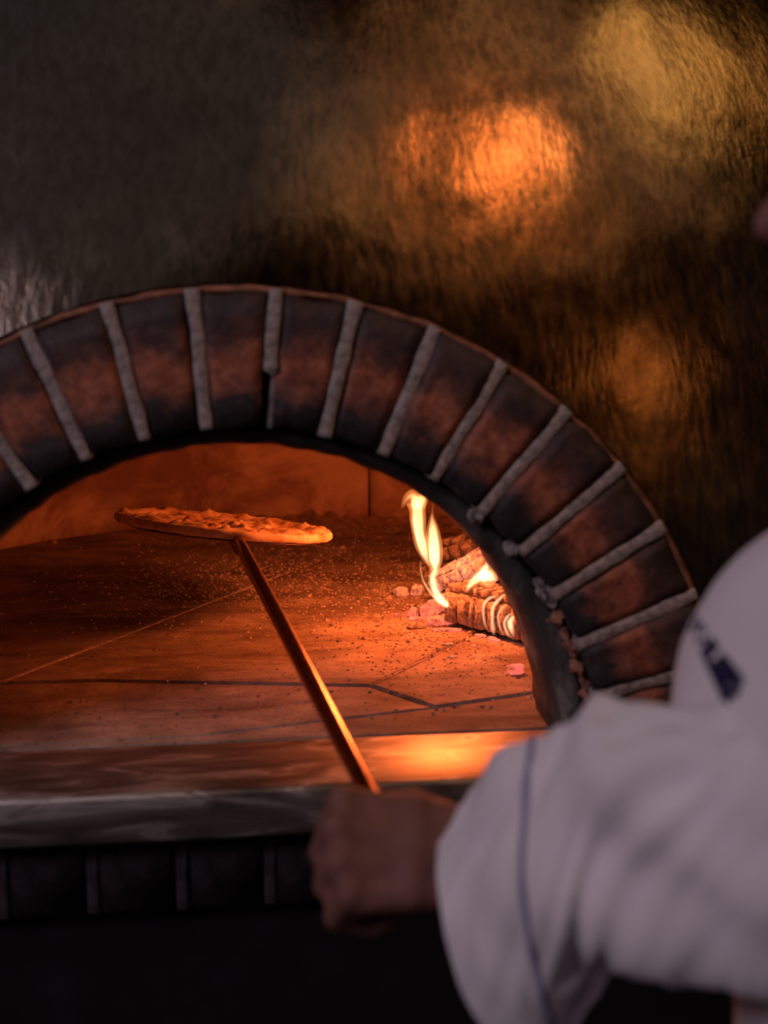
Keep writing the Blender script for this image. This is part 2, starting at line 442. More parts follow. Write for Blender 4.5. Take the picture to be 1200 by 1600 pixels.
# --- hearth
part('hearth_bed', box('hearth_bed', (-.66, .06, ZH-.10), (.76, 1.46, ZH-.012), M_GAP))
tiles = {
 'a': [(-.289, .338), (.011, .793), (.36, 1.32), (.3, 1.44), (-.2, 1.40), (-.60, 1.1), (-.62, .36)],
 'b': [(-.289, .338), (-.171, .334), (.163, .272), (.273, .413), (.66, .92), (.72, 1.2), (.36, 1.32), (.011, .793)],
 'c': [(.163, .272), (.227, .178), (.325, .208), (.56, .30), (.74, .7), (.66, .92), (.273, .413)],
 'd': [(-.50, .345), (-.289, .338), (-.171, .334), (.163, .272), (.227, .178), (.196, .17), (-.052, .11), (-.40, .098)],
 'e': [(-.40, .098), (-.052, .11), (.196, .17), (.227, .178), (.325, .208), (.46, .262), (.40, .0865), (-.40, .0865)],
}
for key, P in tiles.items():
    area = sum(P[i][0]*P[(i+1) % len(P)][1]-P[(i+1) % len(P)][0]*P[i][1] for i in range(len(P)))
    if area < 0: P = P[::-1]
    n = len(P); Q = []
    g = .0019
    # round off long edges with intermediate jittered points
    P2 = []
    for i in range(n):
        a, b = Vector(P[i]), Vector(P[(i+1) % n]); m = max(1, int((b-a).length/.02))
        for k in range(m): P2.append(a.lerp(b, k/m))
    n = len(P2); ins = []
    for i in range(n):
        a, b, c = P2[i-1], P2[i], P2[(i+1) % n]
        d1 = (b-a).normalized(); d2 = (c-b).normalized()
        nn = Vector((-(d1.y+d2.y), d1.x+d2.x)).normalized()
        ins.append((b+nn*(g+.0008*nz((b.x*60, b.y*60, 0))), b+nn*(g+.0035)))
    zt = ZH+{'a': 0, 'b': .0006, 'c': .001, 'd': -.0006, 'e': 0}[key]
    V = [Vector((p.x, p.y, zt-.03)) for p, q in ins]+[Vector((p.x, p.y, zt-.003)) for p, q in ins]+[Vector((q.x, q.y, zt)) for p, q in ins]
    Fc = [tuple(range(n))[::-1], tuple(range(2*n, 3*n))]
    for l in (0, 1):
        Fc += [(l*n+i, l*n+(i+1) % n, (l+1)*n+(i+1) % n, (l+1)*n+i) for i in range(n)]
    me = mesh('hearth_tile', V, Fc, M_TILE, False)
    part('hearth_tile', me)
# ash packed in two of the joints
def strip(name, P, w, z, mat):
    rr = []; P = catmull([(*p, 0) for p in P], 14)
    for i, p in enumerate(P):
        a, b = Vector(P[max(i-1, 0)]), Vector(P[min(i+1, len(P)-1)]); d = (b-a).normalized(); nn = Vector((-d.y, d.x, 0))
        ww = w*(.8+.9*nz((i*.9, 0, w*99)))
        c = Vector(p); rr.append([c-nn*ww+Vector((0, 0, z-.008)), c-nn*ww*.8+Vector((0, 0, z)), c+Vector((0, 0, z+.0007)), c+nn*ww*.8+Vector((0, 0, z)), c+nn*ww+Vector((0, 0, z-.008))])
    return rings(name, rr, mat)
part('ash_joint', strip('ash_joint', [(-.289, .338), (-.14, .561), (.011, .793), (.10, .93)], .0034, ZH+.0006, M_ASH))
part('packed_joint', strip('packed_joint', [(.163, .272), (.273, .413), (.46, .64)], .0034, ZH-.0002, M_TILE))
# --- steel threshold and lip
def ledge():
    rr = []; prof = [(.085, ZH-.05), (.085, ZH-.001), (.080, ZH+.0008), (-.054, ZH+.0008), (-.0585, ZH-.001), (-.060, ZH-.005), (-.060, ZH-.046), (-.058, ZH-.0495), (-.02, ZH-.05)]
    for i in range(61):
        x = -1.26+2.52*i/60
        rr.append([Vector((x, y+(.0012*nz((x*5, z*20, 0)) if y < -.05 else 0), z)) for y, z in prof])
    return rings('steel_threshold', rr, M_LEDGE)
part('steel_threshold', ledge())
# --- soldier course under the lip
wb = .0745; pit = .0885
sb = []
for s in range(3):
    bm = bmesh.new(); bmesh.ops.create_cube(bm, size=1)
    for v in bm.verts: v.co = Vector((v.co.x*wb, v.co.y*.10, v.co.z*.084))
    bmesh.ops.bevel(bm, geom=bm.edges[:], offset=.004, segments=2, affect='EDGES')
    for v in bm.verts: v.co += noise.noise_vector(v.co*40+Vector((s*9, 0, 0)))*.002
    sb.append(bm_mesh(bm, 'brick', M_BASEBR))
me = box('mortar_joint', (-.006, -.046, -.042), (.006, .04, .042), M_BASEMO, .002, 1)
for k in range(-13, 14):
    xj = -.0625+pit*k
    part('base_brick', sb[k % 3], loc=(xj+pit/2, .02+R.uniform(-.002, .002), 1.006))
    part('base_mortar_joint', me, loc=(xj, .014+R.uniform(0, .003), 1.006))
part('oven_stand', box('oven_stand', (-1.24, -.005, .0), (1.24, 1.54, .9625), M_DARKST, .004))
part('stand_top_slab', box('stand_top_slab', (-1.24, .075, .9635), (1.24, 1.54, ZH-.052), M_DARKST))
# --- loose grit and ash on the hearth (nobody could count it)
def grit(n, seed, box_, mats, sz, dens):
    r = random.Random(seed); V = []; Fc = []
    base = [(-1, -.6, 0), (1, -.7, 0), (.8, .9, 0), (-.7, .8, 0), (-.3, .2, 1.1), (.5, -.1, .9)]
    fs = [(0, 1, 5, 4), (1, 2, 5), (2, 3, 4, 5), (3, 0, 4), (0, 3, 2, 1)]
    c = 0
    while c < n:
        x, y = r.uniform(box_[0], box_[1]), r.uniform(box_[2], box_[3])
        if r.random() > dens(x, y) or hypot(x-CX, y-CY) > RI-.01: continue
        s = sz*r.uniform(.35, 1)**2.4*(1+1.0*(r.random() > .99)); a = r.uniform(0, 6.3); o = len(V)
        for p in base:
            V.append((x+s*(p[0]*cos(a)-p[1]*sin(a)), y+s*(p[0]*sin(a)+p[1]*cos(a)), ZH-.0004+s*.8*p[2]))
        Fc += [tuple(o+i for i in f) for f in fs]; c += 1
    return mesh('hearth_grit', V, Fc, mats, False)
def dens1(x, y):
    d = hypot((x-.17)/.26, (y-.86)/.24); e = hypot((x-.27)/.13, (y-.50)/.22)
    edge = max(0, (hypot(x-CX, y-CY)-.50)/.14) if x > 0 and y > .6 else 0
    cl = .35+1.3*max(0, nz((x*18, y*10, 0)))
    return min(1, (math.exp(-d*d*1.2)+.5*math.exp(-e*e)+.8*edge+.012)*cl)
g1 = part('pale_ash_grit', grit(9000, 3, (-.5, .6, .14, 1.4), M_ASH, .0036, dens1)); g1['kind'] = 'stuff'
g2 = part('dark_cinder_grit', grit(9000, 5, (-.4, .6, .12, 1.3), M_CHARD, .0034, lambda x, y: min(1, dens1(x, y)+.35*math.exp(-(hypot((x-.31)/.09, (y-.50)/.13))**2)))); g2['kind'] = 'stuff'

def ash_bank():
    rr = []
    for k in range(141):
        t = radians(-20+125*k/140); r = []
        amp = .55+.8*abs(nz((k*.09, 0, 0), 1, 2))
        for q in range(9):
            w = q/8; rad = RI+.004-.085*w*amp
            h = .026*amp*(1-w)**1.6*(1+.8*nz((k*.5, q*.9, 0), 1, 3))+.003*nz((k*1.7, q*2.1, 0), 1, 4)*(1-w)
            r.append(Vector((CX+rad*cos(t), CY+rad*sin(t), ZH+max(h, 0)-.0005)))
        r += [Vector((CX+(RI-.085*amp)*cos(t), CY+(RI-.085*amp)*sin(t), ZH-.004)), Vector((CX+(RI+.004)*cos(t), CY+(RI+.004)*sin(t), ZH-.004))]
        rr.append(r)
    return rings('ash_bank', rr, M_BANK)
M_BANK = simple('banked_ash', (.34, .23, .17), .95, nscale=60, amp=.5, bscale=140, bstr=1, bdist=.006)
g3 = part('ash_bank', ash_bank()); g3['kind'] = 'stuff'

# ------------------------------------------------------------------ firewood
def log_block(seed, l, w, h):
    bm = bmesh.new(); bmesh.ops.create_cube(bm, size=1)
    for v in bm.verts: v.co = Vector((v.co.x*l, v.co.y*w, v.co.z*h))
    bmesh.ops.bevel(bm, geom=bm.edges[:], offset=min(l, w, h)*.13, segments=2, affect='EDGES')
    for v in bm.verts: v.co += noise.noise_vector(v.co*90+Vector((seed*4, 0, 0)))*.0022
    return bm
def make_log(label, p0, p1, w, h, nl, nw, coremat, blockmat, roll=0, faces=('top', 'front', 'end'), proud=.004, rows=None):
    p0, p1 = Vector(p0), Vector(p1); d = p1-p0; L = d.length
    root = empty('firewood_log', p0); root.rotation_euler = (d.to_track_quat('X', 'Z') @ Matrix.Rotation(roll, 4, 'X').to_quaternion()).to_euler()
    tag(root, label, 'firewood', 'burning logs in the oven')
    rr = []; n = 18
    for i in range(n+1):
        x = L*i/n; k = 1-.06*(1 if i in (0, n) else 0)
        ring = []
        for j in range(16):
            t = 2*pi*j/16; c, s = cos(t), sin(t)
            q = (abs(c)**5+abs(s)**5)**(-1/5)
            q *= 1+.05*nz((x*30, c*2, s*2), 1, L)
            ring.append(Vector((x, (w/2)*c*q*k, (h/2)*s*q*k)))
        rr.append(ring)
    obj('log_core', rings('log_core', rr, coremat), root)
    va = {}
    def blk(l, ww, hh, loc, rot):
        key = (round(l, 4), round(ww, 4), round(hh, 4), R.randrange(3))
        if key not in va: va[key] = bm_mesh(log_block(R.random()*9, *key[:3]), 'char_block', blockmat)
        obj('char_block', va[key], root, loc=loc, rot=rot)
    lx = L/nl
    cu = [0.0]
    for a in range(nl): cu.append(cu[-1]+R.choice((.65, .8, 1.0, 1.25, 1.45)))
    cu = [c*L/cu[-1] for c in cu]
    for a in range(nl):
        xo = (cu[a]+cu[a+1])/2; lx = round((cu[a+1]-cu[a])/.004)*.004
        if 'top' in faces:
            for b in range(nw):
                y = (-.5+(b+.5)/nw)*w
                blk(lx*.80, w/nw*.80, .012, (xo+R.uniform(-.08, .08)*lx, y, h/2+proud-.003+R.uniform(-.001, .0015)), (R.uniform(-.1, .1), R.uniform(-.1, .1), R.uniform(-.06, .06)))
        if 'front' in faces:
            nh = rows or max(1, round(h/(w/nw)))
            for b in range(nh):
                z = (-.5+(b+.5)/nh)*h
                blk(lx*.80, h/nh*.80, .012, (xo+R.uniform(-.05, .05)*lx, -w/2-proud+.003+R.uniform(-.001, .001), z), (pi/2+R.uniform(-.1, .1), R.uniform(-.08, .08), R.uniform(-.06, .06)))
    if 'end' in faces:
        for b in range(nw):
            for c in range(max(1, round(h/(w/nw)))):
                nh = max(1, round(h/(w/nw)))
                blk(h/nh*.84, w/nw*.86, .008, (-.001, (-.5+(b+.5)/nw)*w, (-.5+(c+.5)/nh)*h), (R.uniform(-.05, .05), pi/2, R.uniform(-.06, .06)))
    return root
make_log('short split log with flames along its side, nearest the arch jamb', (.322, .560, ZH+.030), (.462, .365, ZH+.030), .050, .052, 12, 2, M_CORED, M_CHARF, 0, rows=1)
make_log('cracked glowing log resting on the front split log, pale ash blocks', (.322, .640, ZH+.032), (.545, .80, ZH+.098), .075, .048, 8, 3, M_CORE, M_CHARB, -.45)
make_log('blackened log at the back of the fire, barely glowing', (.345, .745, ZH+.052), (.60, .93, ZH+.115), .045, .05, 9, 2, M_CORED, M_CHARD, -.3)

def ember(label, x, y, s, sy, sz, mat, rz, seed, tilt=0):
    bm = bmesh.new(); bmesh.ops.create_icosphere(bm, subdivisions=2, radius=1)
    for v in bm.verts:
        c = v.co.copy(); q = max(abs(c.x), abs(c.y), abs(c.z)); c = c.lerp(c/q*.82, .75)
        c *= 1+.30*nz(c*1.3, 1, seed)+.08*nz(c*5, 1, seed); v.co = Vector((c.x*s, c.y*s*sy, c.z*s*sz))
    bm.normal_update(); me = bm_mesh(bm, 'ember', mat, False)
    o = obj('ember', me, None, loc=(x, y, ZH+s*sz*.78), rot=(tilt, tilt*.6, rz)); tag(o, label, 'ember', 'loose embers on the hearth'); return o
EM = [
 ('pale rounded coal lying farthest left behind the flames', .262, .732, .0125, .9, .75, M_EMBER2, .3),
 ('pale rounded coal just left of the flame base', .288, .735, .0125, .9, .85, M_EMBER2, 1.0),
 ('small flat pink coal at the left tip of the ember scatter', .241, .607, .008, .8, .4, M_EMBER, .5),
 ('upright pink coal with an ashen side, left in the heap', .262, .600, .0095, .8, 1.0, M_EMBER, .9),
 ('blocky pink coal in the middle of the ember heap', .284, .598, .0120, .9, 1.0, M_EMBER, .2),
 ('thin pink flake of ember lying in front of the heap', .262, .580, .0125, .5, .28, M_EMBER, .1),
 ('large glowing pink coal at the front of the heap', .288, .548, .0150, .8, .62, M_EMBER, -.3),
 ('glowing coal against the end of the split log', .306, .556, .0110, .9, .8, M_EMBER, .8),
 ('long narrow ember flake in front of the split log', .290, .515, .0140, .4, .22, M_EMBER, .0),
 ('small ember flake beside the split log base', .309, .512, .0110, .5, .25, M_EMBER, -.2),
 ('pink coal on its own beside the arch jamb', .349, .300, .0115, .9, .65, M_EMBER, .1),
 ('ember tucked under the front split log', .352, .452, .0120, .5, .3, M_EMBER, -.9),
 ('narrow ember chip below the flaming side of the log', .338, .478, .0100, .5, .3, M_EMBER, -.9),
 ('thin ashen flake alone on the tile below the embers', .286, .442, .0100, .35, .2, M_EMBER2, .0),
 ('bright ember crumb below the split log', .320, .432, .0035, .9, .5, M_EMBER, .0),
 ('bright elongated crumb nearest the front tile joint', .281, .380, .0065, .5, .3, M_EMBER2, .0),
 ('charcoal lump under the flame base between log and coals', .296, .618, .0150, .9, .8, M_EMBER, .5),
 ('black charcoal scrap lying flat in front of the embers', .258, .535, .0150, .5, .18, M_CHARD, .15),
 ('dark charcoal shard standing in the ember heap', .274, .612, .0120, .7, 1.0, M_CHARD, .6)]
for i, e in enumerate(EM): ember(*e, i, .12 if i % 2 else -.08)

# ------------------------------------------------------------------ flames (closed bodies filled with glowing gas)
def flame(name_label, strands, mat, loc):
    root = empty('flame', loc); tag(root, name_label, 'flame', 'flames of the wood fire')
    for P in strands:
        C = catmull(P, 7); rr = []
        for i, q in enumerate(C):
            c = Vector(q[:3]); w = max(q[3], .0004)
            a, b = Vector(C[max(i-1, 0)][:3]), Vector(C[min(i+1, len(C)-1)][:3]); d = (b-a).normalized()
            vw = Vector((.12, .985, -.17)); s = d.cross(vw).normalized(); u = d.cross(s).normalized()
            rr.append([c-Vector(loc)+s*w*cos(2*pi*j/14)+u*w*.55*sin(2*pi*j/14) for j in range(14)])
        m = rings('flame_tongue', rr, None); m.materials.append(mat); m.transform(Matrix.Translation(Vector(loc)))
        o = obj('flame_tongue', m, root); o.matrix_parent_inverse = Matrix.Translation(-Vector(loc))
        ci = []; nn_ = len(rr)
        for i, r in enumerate(rr):
            c = sum(r, Vector())/14; t = i/(nn_-1); kk = .62*min(1, (1-t)*2.2)*min(1, .3+t*6)
            ci.append([c+(p-c)*max(kk, .02) for p in r])
        m2 = rings('flame_core', ci, None); m2.materials.append(M_FCORE); m2.transform(Matrix.Translation(Vector(loc)))
        obj('flame_core', m2, o)
    return root
flame('tall flame tongue curling to the left at its tip', [[(0.2851,0.5970,1.1748,0.0018),(0.2791,0.6006,1.1912,0.0074),(0.2748,0.6041,1.2076,0.0111),(0.2715,0.6074,1.2240,0.0111),(0.2701,0.6108,1.2422,0.0125),(0.2694,0.6133,1.2559,0.0125),(0.2678,0.6155,1.2668,0.0148),(0.2634,0.6174,1.2750,0.0120),(0.2560,0.6180,1.2732,0.0074),(0.2503,0.6173,1.2650,0.0042),(0.2465,0.6164,1.2577,0.0009)],
  [(0.2676,0.6137,1.2568,0.0102),(0.2743,0.6150,1.2686,0.0111),(0.2809,0.6158,1.2777,0.0069),(0.2875,0.6166,1.2869,0.0014)],
  [(0.2729,0.6040,1.2058,0.0037),(0.2669,0.6083,1.2258,0.0046),(0.2646,0.6121,1.2459,0.0055),(0.2658,0.6141,1.2577,0.0028)]], M_FLAME, (0.285,0.597,1.175))
flame('broad flame tongue beside the tall one with a thin wisp above', [[(0.2948,0.6047,1.1672,0.0056),(0.2942,0.6073,1.1819,0.0121),(0.2937,0.6107,1.2002,0.0135),(0.2931,0.6137,1.2166,0.0116),(0.2925,0.6163,1.2313,0.0084),(0.2919,0.6187,1.2441,0.0042),(0.2930,0.6207,1.2560,0.0014),(0.2945,0.6249,1.2807,0.0007)]], M_FLAME, (0.295,0.605,1.167))
flame('bright curved flame rising from the ember heap', [[(0.3069,0.5305,1.1324,0.0018),(0.2998,0.5317,1.1342,0.0063),(0.2911,0.5342,1.1422,0.0081),(0.2833,0.5377,1.1563,0.0072),(0.2810,0.5406,1.1714,0.0068),(0.2848,0.5422,1.1829,0.0086),(0.2868,0.5435,1.1918,0.0054),(0.2878,0.5443,1.1971,0.0014)],
  [(0.3052,0.5309,1.1333,0.0014),(0.2892,0.5338,1.1386,0.0032),(0.2770,0.5376,1.1519,0.0027),(0.2675,0.5418,1.1687,0.0023),(0.2643,0.5453,1.1865,0.0023),(0.2663,0.5470,1.1971,0.0009)]], M_FLAME, (0.307,0.531,1.132))
flame('wide flame on the cracked log, its tip against the jamb', [[(0.3208,0.5026,1.1579,0.0013),(0.3290,0.5038,1.1701,0.0062),(0.3398,0.5040,1.1789,0.0106),(0.3504,0.5030,1.1806,0.0151),(0.3591,0.5014,1.1771,0.0133),(0.3643,0.5001,1.1736,0.0027)],
  [(0.3414,0.5032,1.1754,0.0044),(0.3469,0.5044,1.1858,0.0089),(0.3507,0.5058,1.1963,0.0053),(0.3508,0.5070,1.2033,0.0009)]], M_FLAME, (0.321,0.503,1.158))
flame('leftmost thin hooked flame on the side of the front split log', [[(0.3563,0.4600,1.1615,0.0017),(0.3477,0.4607,1.1598,0.0030),(0.3397,0.4603,1.1521,0.0030),(0.3378,0.4586,1.1410,0.0026),(0.3392,0.4560,1.1273,0.0026),(0.3424,0.4538,1.1170,0.0013)]], M_FLAMES, (0.342,0.454,1.117))
flame('second thin hooked flame on the side of the front split log', [[(0.3630,0.4336,1.1711,0.0021),(0.3527,0.4333,1.1626,0.0034),(0.3456,0.4324,1.1525,0.0034),(0.3445,0.4301,1.1390,0.0030),(0.3450,0.4277,1.1255,0.0039),(0.3466,0.4260,1.1170,0.0013)]], M_FLAMES, (0.347,0.426,1.117))
flame('third thin hooked flame on the side of the front split log', [[(0.3612,0.4119,1.1623,0.0017),(0.3527,0.4118,1.1556,0.0021),(0.3483,0.4107,1.1464,0.0021),(0.3505,0.4079,1.1322,0.0021),(0.3553,0.4054,1.1213,0.0008)]], M_FLAMES, (0.355,0.405,1.121))
flame('fourth thin hooked flame on the side of the front split log', [[(0.3620,0.3906,1.1553,0.0017),(0.3552,0.3903,1.1487,0.0029),(0.3525,0.3891,1.1404,0.0025),(0.3564,0.3866,1.1289,0.0029),(0.3605,0.3852,1.1239,0.0013)]], M_FLAMES, (0.360,0.385,1.124))
flame('tiny separate flame left of the hooked flames on the front split log', [[(0.3342,0.4963,1.1417,0.0013),(0.3358,0.4946,1.1330,0.0022),(0.3366,0.4934,1.1269,0.0018),(0.3347,0.4927,1.1217,0.0009)]], M_FLAMES, (0.335,0.493,1.122))
flame('rightmost thin hooked flame on the side of the front split log', [[(0.3623,0.3763,1.1554,0.0025),(0.3572,0.3755,1.1472,0.0050),(0.3586,0.3736,1.1374,0.0042),(0.3618,0.3717,1.1292,0.0017)]], M_FLAMES, (0.362,0.372,1.129))

# ------------------------------------------------------------------ peel and pizza
H0, H1 = Vector((.096, -.333, 1.192)), Vector((.009, .484, 1.242))
hd = (H1-H0).normalized()
peel = empty('pizza_peel', H0)
tag(peel, 'long copper-handled round metal peel held by the chef under the pizza', 'peel')
def tube(name, a, b, r, mat, n=20, m=30, r2=None):
    d = b-a; q = d.to_track_quat('Z', 'Y'); L = d.length; rr = []
    for i in range(m+1):
        t = i/m; rad = r+((r2 or r)-r)*t
        if i == 0: rad *= .55
        if i == 1: rad *= .92
        tt = t if i > 1 else (0, .003)[i]
        rr.append([a+q @ Vector((rad*cos(2*pi*j/n), rad*sin(2*pi*j/n), tt*L)) for j in range(n)])
    return rings(name, rr, mat)
def cpart(name, me, root):
    o = obj(name, me, root); o.matrix_parent_inverse = Matrix.Translation(-Vector(root.location)); return o
cpart('handle', tube('handle', H0-hd*.118, H1+hd*.02, .0086, M_HANDLE), peel)
u = Vector((.985, .09, -.125)).normalized(); f = hd-Vector((0, 0, .15)); f = (f-f.dot(u)*u).normalized(); nrm = u.cross(f).normalized()
if nrm.z < 0: nrm = -nrm
pc = H1+f*.150
def disc(rfun, prof, mat, name, n=72, c=pc, up=0.0):
    rr = []
    for k, (rs_, z) in enumerate(prof):
        rr.append([c+(u*cos(2*pi*j/n)+f*sin(2*pi*j/n))*rs_*rfun(2*pi*j/n)+nrm*(z+up) for j in range(n)])
    return rings(name, rr, mat)
cpart('blade', disc(lambda a: .142, [(.02, -.003), (.99, -.003), (1, -.001), (.99, .0), (.02, .0)], M_PEEL, 'blade'), peel)
cpart('socket', tube('socket', H1-hd*.045-nrm*.001, H1+f*.07-nrm*.005, .0105, M_PEEL, m=10, r2=.005), peel)
def pizza_me():
    n, m = 150, 46; V = []; Fc = []; c = pc+u*(-.003)+nrm*.0006
    rf = lambda a: .156*(1+.025*nz((cos(a)*2.2, sin(a)*2.2, 0), 1, 2)+.008*nz((cos(a)*9, sin(a)*9, 0), 1, 4))
    for i in range(m+1):
        t = i/m
        for j in range(n):
            a = 2*pi*j/n; r = rf(a)
            if t < .8:
                s = t/.8; rad = r*s*.97
                z = .0075+.006*math.exp(-((s-.93)/.08)**2)
                x_, y_ = rad*cos(a), rad*sin(a)
                z += .0085*nz((x_*40, y_*40, 0), 1, 6)*min(1, s*3)+.006*max(0, nz((x_*95, y_*95, 0), 1, 8))
                d1 = abs(sin(x_*95+y_*60+2*nz((x_*20, y_*20, 1)))); z -= .0035*max(0, .35-d1)
            else:
                s = (t-.8)/.2; ph = pi/2-pi*s
                rad = r*(.97+.03*cos(ph)); z = .0065+.0065*sin(ph)+.002*nz((cos(a)*9, sin(a)*9, s))
                z = max(z, .0004)
            V.append(c+(u*cos(a)+f*sin(a))*rad+nrm*z)
    for i in range(m):
        for j in range(n): Fc.append((i*n+j, i*n+(j+1) % n, (i+1)*n+(j+1) % n, (i+1)*n+j))
    V.append(c+nrm*.0004); k = len(V)-1
    Fc += [(m*n+j, m*n+(j+1) % n, k) for j in range(n)]
    return mesh('pizza', V, Fc, M_DOUGH)
pz = obj('pizza', pizza_me()); tag(pz, 'round flat pizza with browned lumpy crust on the raised peel', 'pizza')

# ------------------------------------------------------------------ chef
chef = empty('person', (.5, -.62, 0))
tag(chef, 'person in white chef coat with rolled cuff, holding the peel from the right', 'person')
def pp(name, me, root=chef, par=None):
    o = obj(name, me, par or root)
    if par is None: o.matrix_parent_inverse = Matrix.Translation(-Vector(root.location))
    return o
def capsule_union(caps, mat, name, voxel, it=6):
    V = []; Fc = []
    for c in caps:
        a, ra, b, rb = Vector(c[0]), c[1], Vector(c[2]), c[3]
        bm = bmesh.new()
        sb_ = 4 if max(ra, rb) > .05 else 2
        bmesh.ops.create_icosphere(bm, subdivisions=sb_, radius=ra, matrix=Matrix.Translation(a))
        bmesh.ops.create_icosphere(bm, subdivisions=sb_, radius=rb, matrix=Matrix.Translation(b))
        r = bmesh.ops.convex_hull(bm, input=bm.verts[:])
        inn = [e for e in r['geom_interior'] if isinstance(e, bmesh.types.BMVert)]
        bmesh.ops.delete(bm, geom=inn, context='VERTS')
        o = len(V); bm.verts.index_update(); bm.verts.ensure_lookup_table()
        V += [v.co.copy() for v in bm.verts]; Fc += [tuple(o+v.index for v in f_.verts) for f_ in bm.faces]; bm.free()
    me = mesh(name, V, Fc, None)
    o = bpy.data.objects.new('tmp', me); COL.objects.link(o)
    m = o.modifiers.new('r', 'REMESH'); m.mode = 'VOXEL'; m.voxel_size = voxel; m.use_smooth_shade = True
    s = o.modifiers.new('s', 'SMOOTH'); s.iterations = it; s.factor = .5
    dg = bpy.context.evaluated_depsgraph_get(); ev = o.evaluated_get(dg)
    me2 = bpy.data.meshes.new_from_object(ev, depsgraph=dg); me2.name = name
    bpy.data.objects.remove(o); bpy.data.meshes.remove(me)
    me2.materials.clear(); me2.materials.append(mat); me2.polygons.foreach_set('use_smooth', [True]*len(me2.polygons))
    return me2
# hand frame: s towards the knuckles, t towards the thumb side, w out of the back of the hand
HC = Vector((.098, -.450, 1.199))
ax_s = Vector((-.985, .14, .02)).normalized()
ax_t = Vector((-.03, .75, .66)); ax_t = (ax_t-ax_t.dot(ax_s)*ax_s).normalized()
ax_w = ax_s.cross(ax_t).normalized()
if ax_w.y > 0: ax_w = -ax_w
def hp(s, t, w, C=HC, A=(ax_s, ax_t, ax_w)): return C+(A[0]*s+A[1]*t+A[2]*w)*1.1
def fist(C=HC, A=(ax_s, ax_t, ax_w)):
    h = lambda s, t, w: hp(s, t, w, C, A); caps = []
    kn = [(.034, .030, .010, .0125), (.037, .0085, .013, .0125), (.034, -.013, .011, .0120), (.027, -.033, .007, .0108)]
    for s, t, w, r in kn:
        caps.append((h(-.055, t*.62, -.004), .0165, h(s-.006, t, w-.006), r+.001))
        caps.append((h(s, t, w), r, h(s+.010, t*1.0, w-.036), r*.95))
        caps.append((h(s+.010, t, w-.036), r*.95, h(s-.014, t, w-.050), r*.85))
        caps.append((h(s-.014, t, w-.050), r*.85, h(s-.026, t, w-.034), r*.72))
    for (s1, t1, w1, r1), (s2, t2, w2, r2) in zip(kn, kn[1:]):
        caps.append((h(s1-.003, t1, w1-.003), r1*.93, h(s2-.003, t2, w2-.003), r2*.93))
        caps.append((h(-.012, t1*.85, w1-.006), .0145, h(-.012, t2*.85, w2-.006), .0145))
        caps.append((h(s1+.008, t1, w1-.025), r1*.85, h(s2+.008, t2, w2-.025), r2*.85))
    caps.append((h(-.05, .0, -.008), .026, h(.008, .0, -.010), .026))
    caps.append((h(-.045, .022, -.014), .018, h(-.010, .044, -.022), .0135))
    caps.append((h(-.010, .044, -.022), .0135, h(.020, .046, -.034), .0115))
    caps.append((h(.020, .046, -.034), .0115, h(.036, .036, -.046), .0095))
    caps.append((h(-.085, -.008, -.008), .026, h(-.05, 0, -.008), .024))
    return caps
caps = fist()
WR = hp(-.085, -.008, -.008); ELB = Vector((.285, -.625, 1.275)); SHL = Vector((.455, -.725, 1.365)); SHR = Vector((.47, -.45, 1.365))
caps += [(WR, .026, WR.lerp(ELB, .45), .036), (WR.lerp(ELB, .45), .036, ELB, .040), (ELB, .040, SHL, .044)]
# right arm hanging bent, hand relaxed at the apron
ELR = Vector((.60, -.33, 1.13)); WRR = Vector((.56, -.35, .93))
caps += [(SHR, .05, ELR, .04), (ELR, .04, WRR, .026), (WRR, .026, WRR+Vector((-.045, -.01, -.05)), .026)]
for i in range(4):
    b = WRR+Vector((-.045-.004*i, -.045+.022*i, -.055)); m_ = b+Vector((-.022, 0, -.040+.003*abs(i-1))); e_ = m_+Vector((.006, 0, -.034))
    caps += [(WRR, .022, b, .012), (b, .010, m_, .009), (m_, .009, e_, .0075)]
caps += [(WRR+Vector((-.02, -.02, -.02)), .014, WRR+Vector((-.055, -.05, -.05)), .011), (WRR+Vector((-.055, -.05, -.05)), .011, WRR+Vector((-.070, -.055, -.085)), .009)]
NK = Vector((.50, -.60, 1.455)); HD = Vector((.417, -.575, 1.662))
caps += [(SHL, .05, SHR, .05), (NK, .062, HD+Vector((.02, 0, -.07)), .055), (Vector((.46, -.60, 1.38)), .10, Vector((.52, -.60, 1.00)), .12),
         (Vector((.47, -.65, 1.34)), .10, Vector((.47, -.53, 1.34)), .10)]
for sy in (-1, 1):
    hip = Vector((.53, -.60+.09*sy, .95)); kn_ = Vector((.50, -.60+.11*sy, .50)); an = Vector((.55, -.60+.12*sy, .09))
    caps += [(hip, .09, kn_, .058), (kn_, .058, an, .038), (an, .036, an+Vector((-.12, 0, -.045)), .030)]
fy = Vector((-1, .10, -.08)).normalized(); sd = Vector((.10, 1, 0)).normalized(); up_ = fy.cross(sd).normalized()
if up_.z < 0: up_ = -up_
def hh(a, b, c): return HD+fy*a+sd*b+up_*c
caps += [(hh(-.03, 0, .035), .082, hh(.025, 0, .03), .076), (hh(.02, 0, -.02), .068, hh(.045, 0, -.075), .036),
         (hh(.045, .0, -.06), .045, hh(.06, 0, -.085), .026), (hh(.085, 0, .012), .010, hh(.112, 0, -.022), .0115),
         (hh(.095, .012, -.026), .007, hh(.095, -.012, -.026), .007), (hh(.088, .018, -.050), .008, hh(.088, -.018, -.050), .008),
         (hh(.086, .016, -.060), .0085, hh(.086, -.016, -.060), .0085), (hh(.088, .035, .028), .010, hh(.088, -.035, .028), .010)]
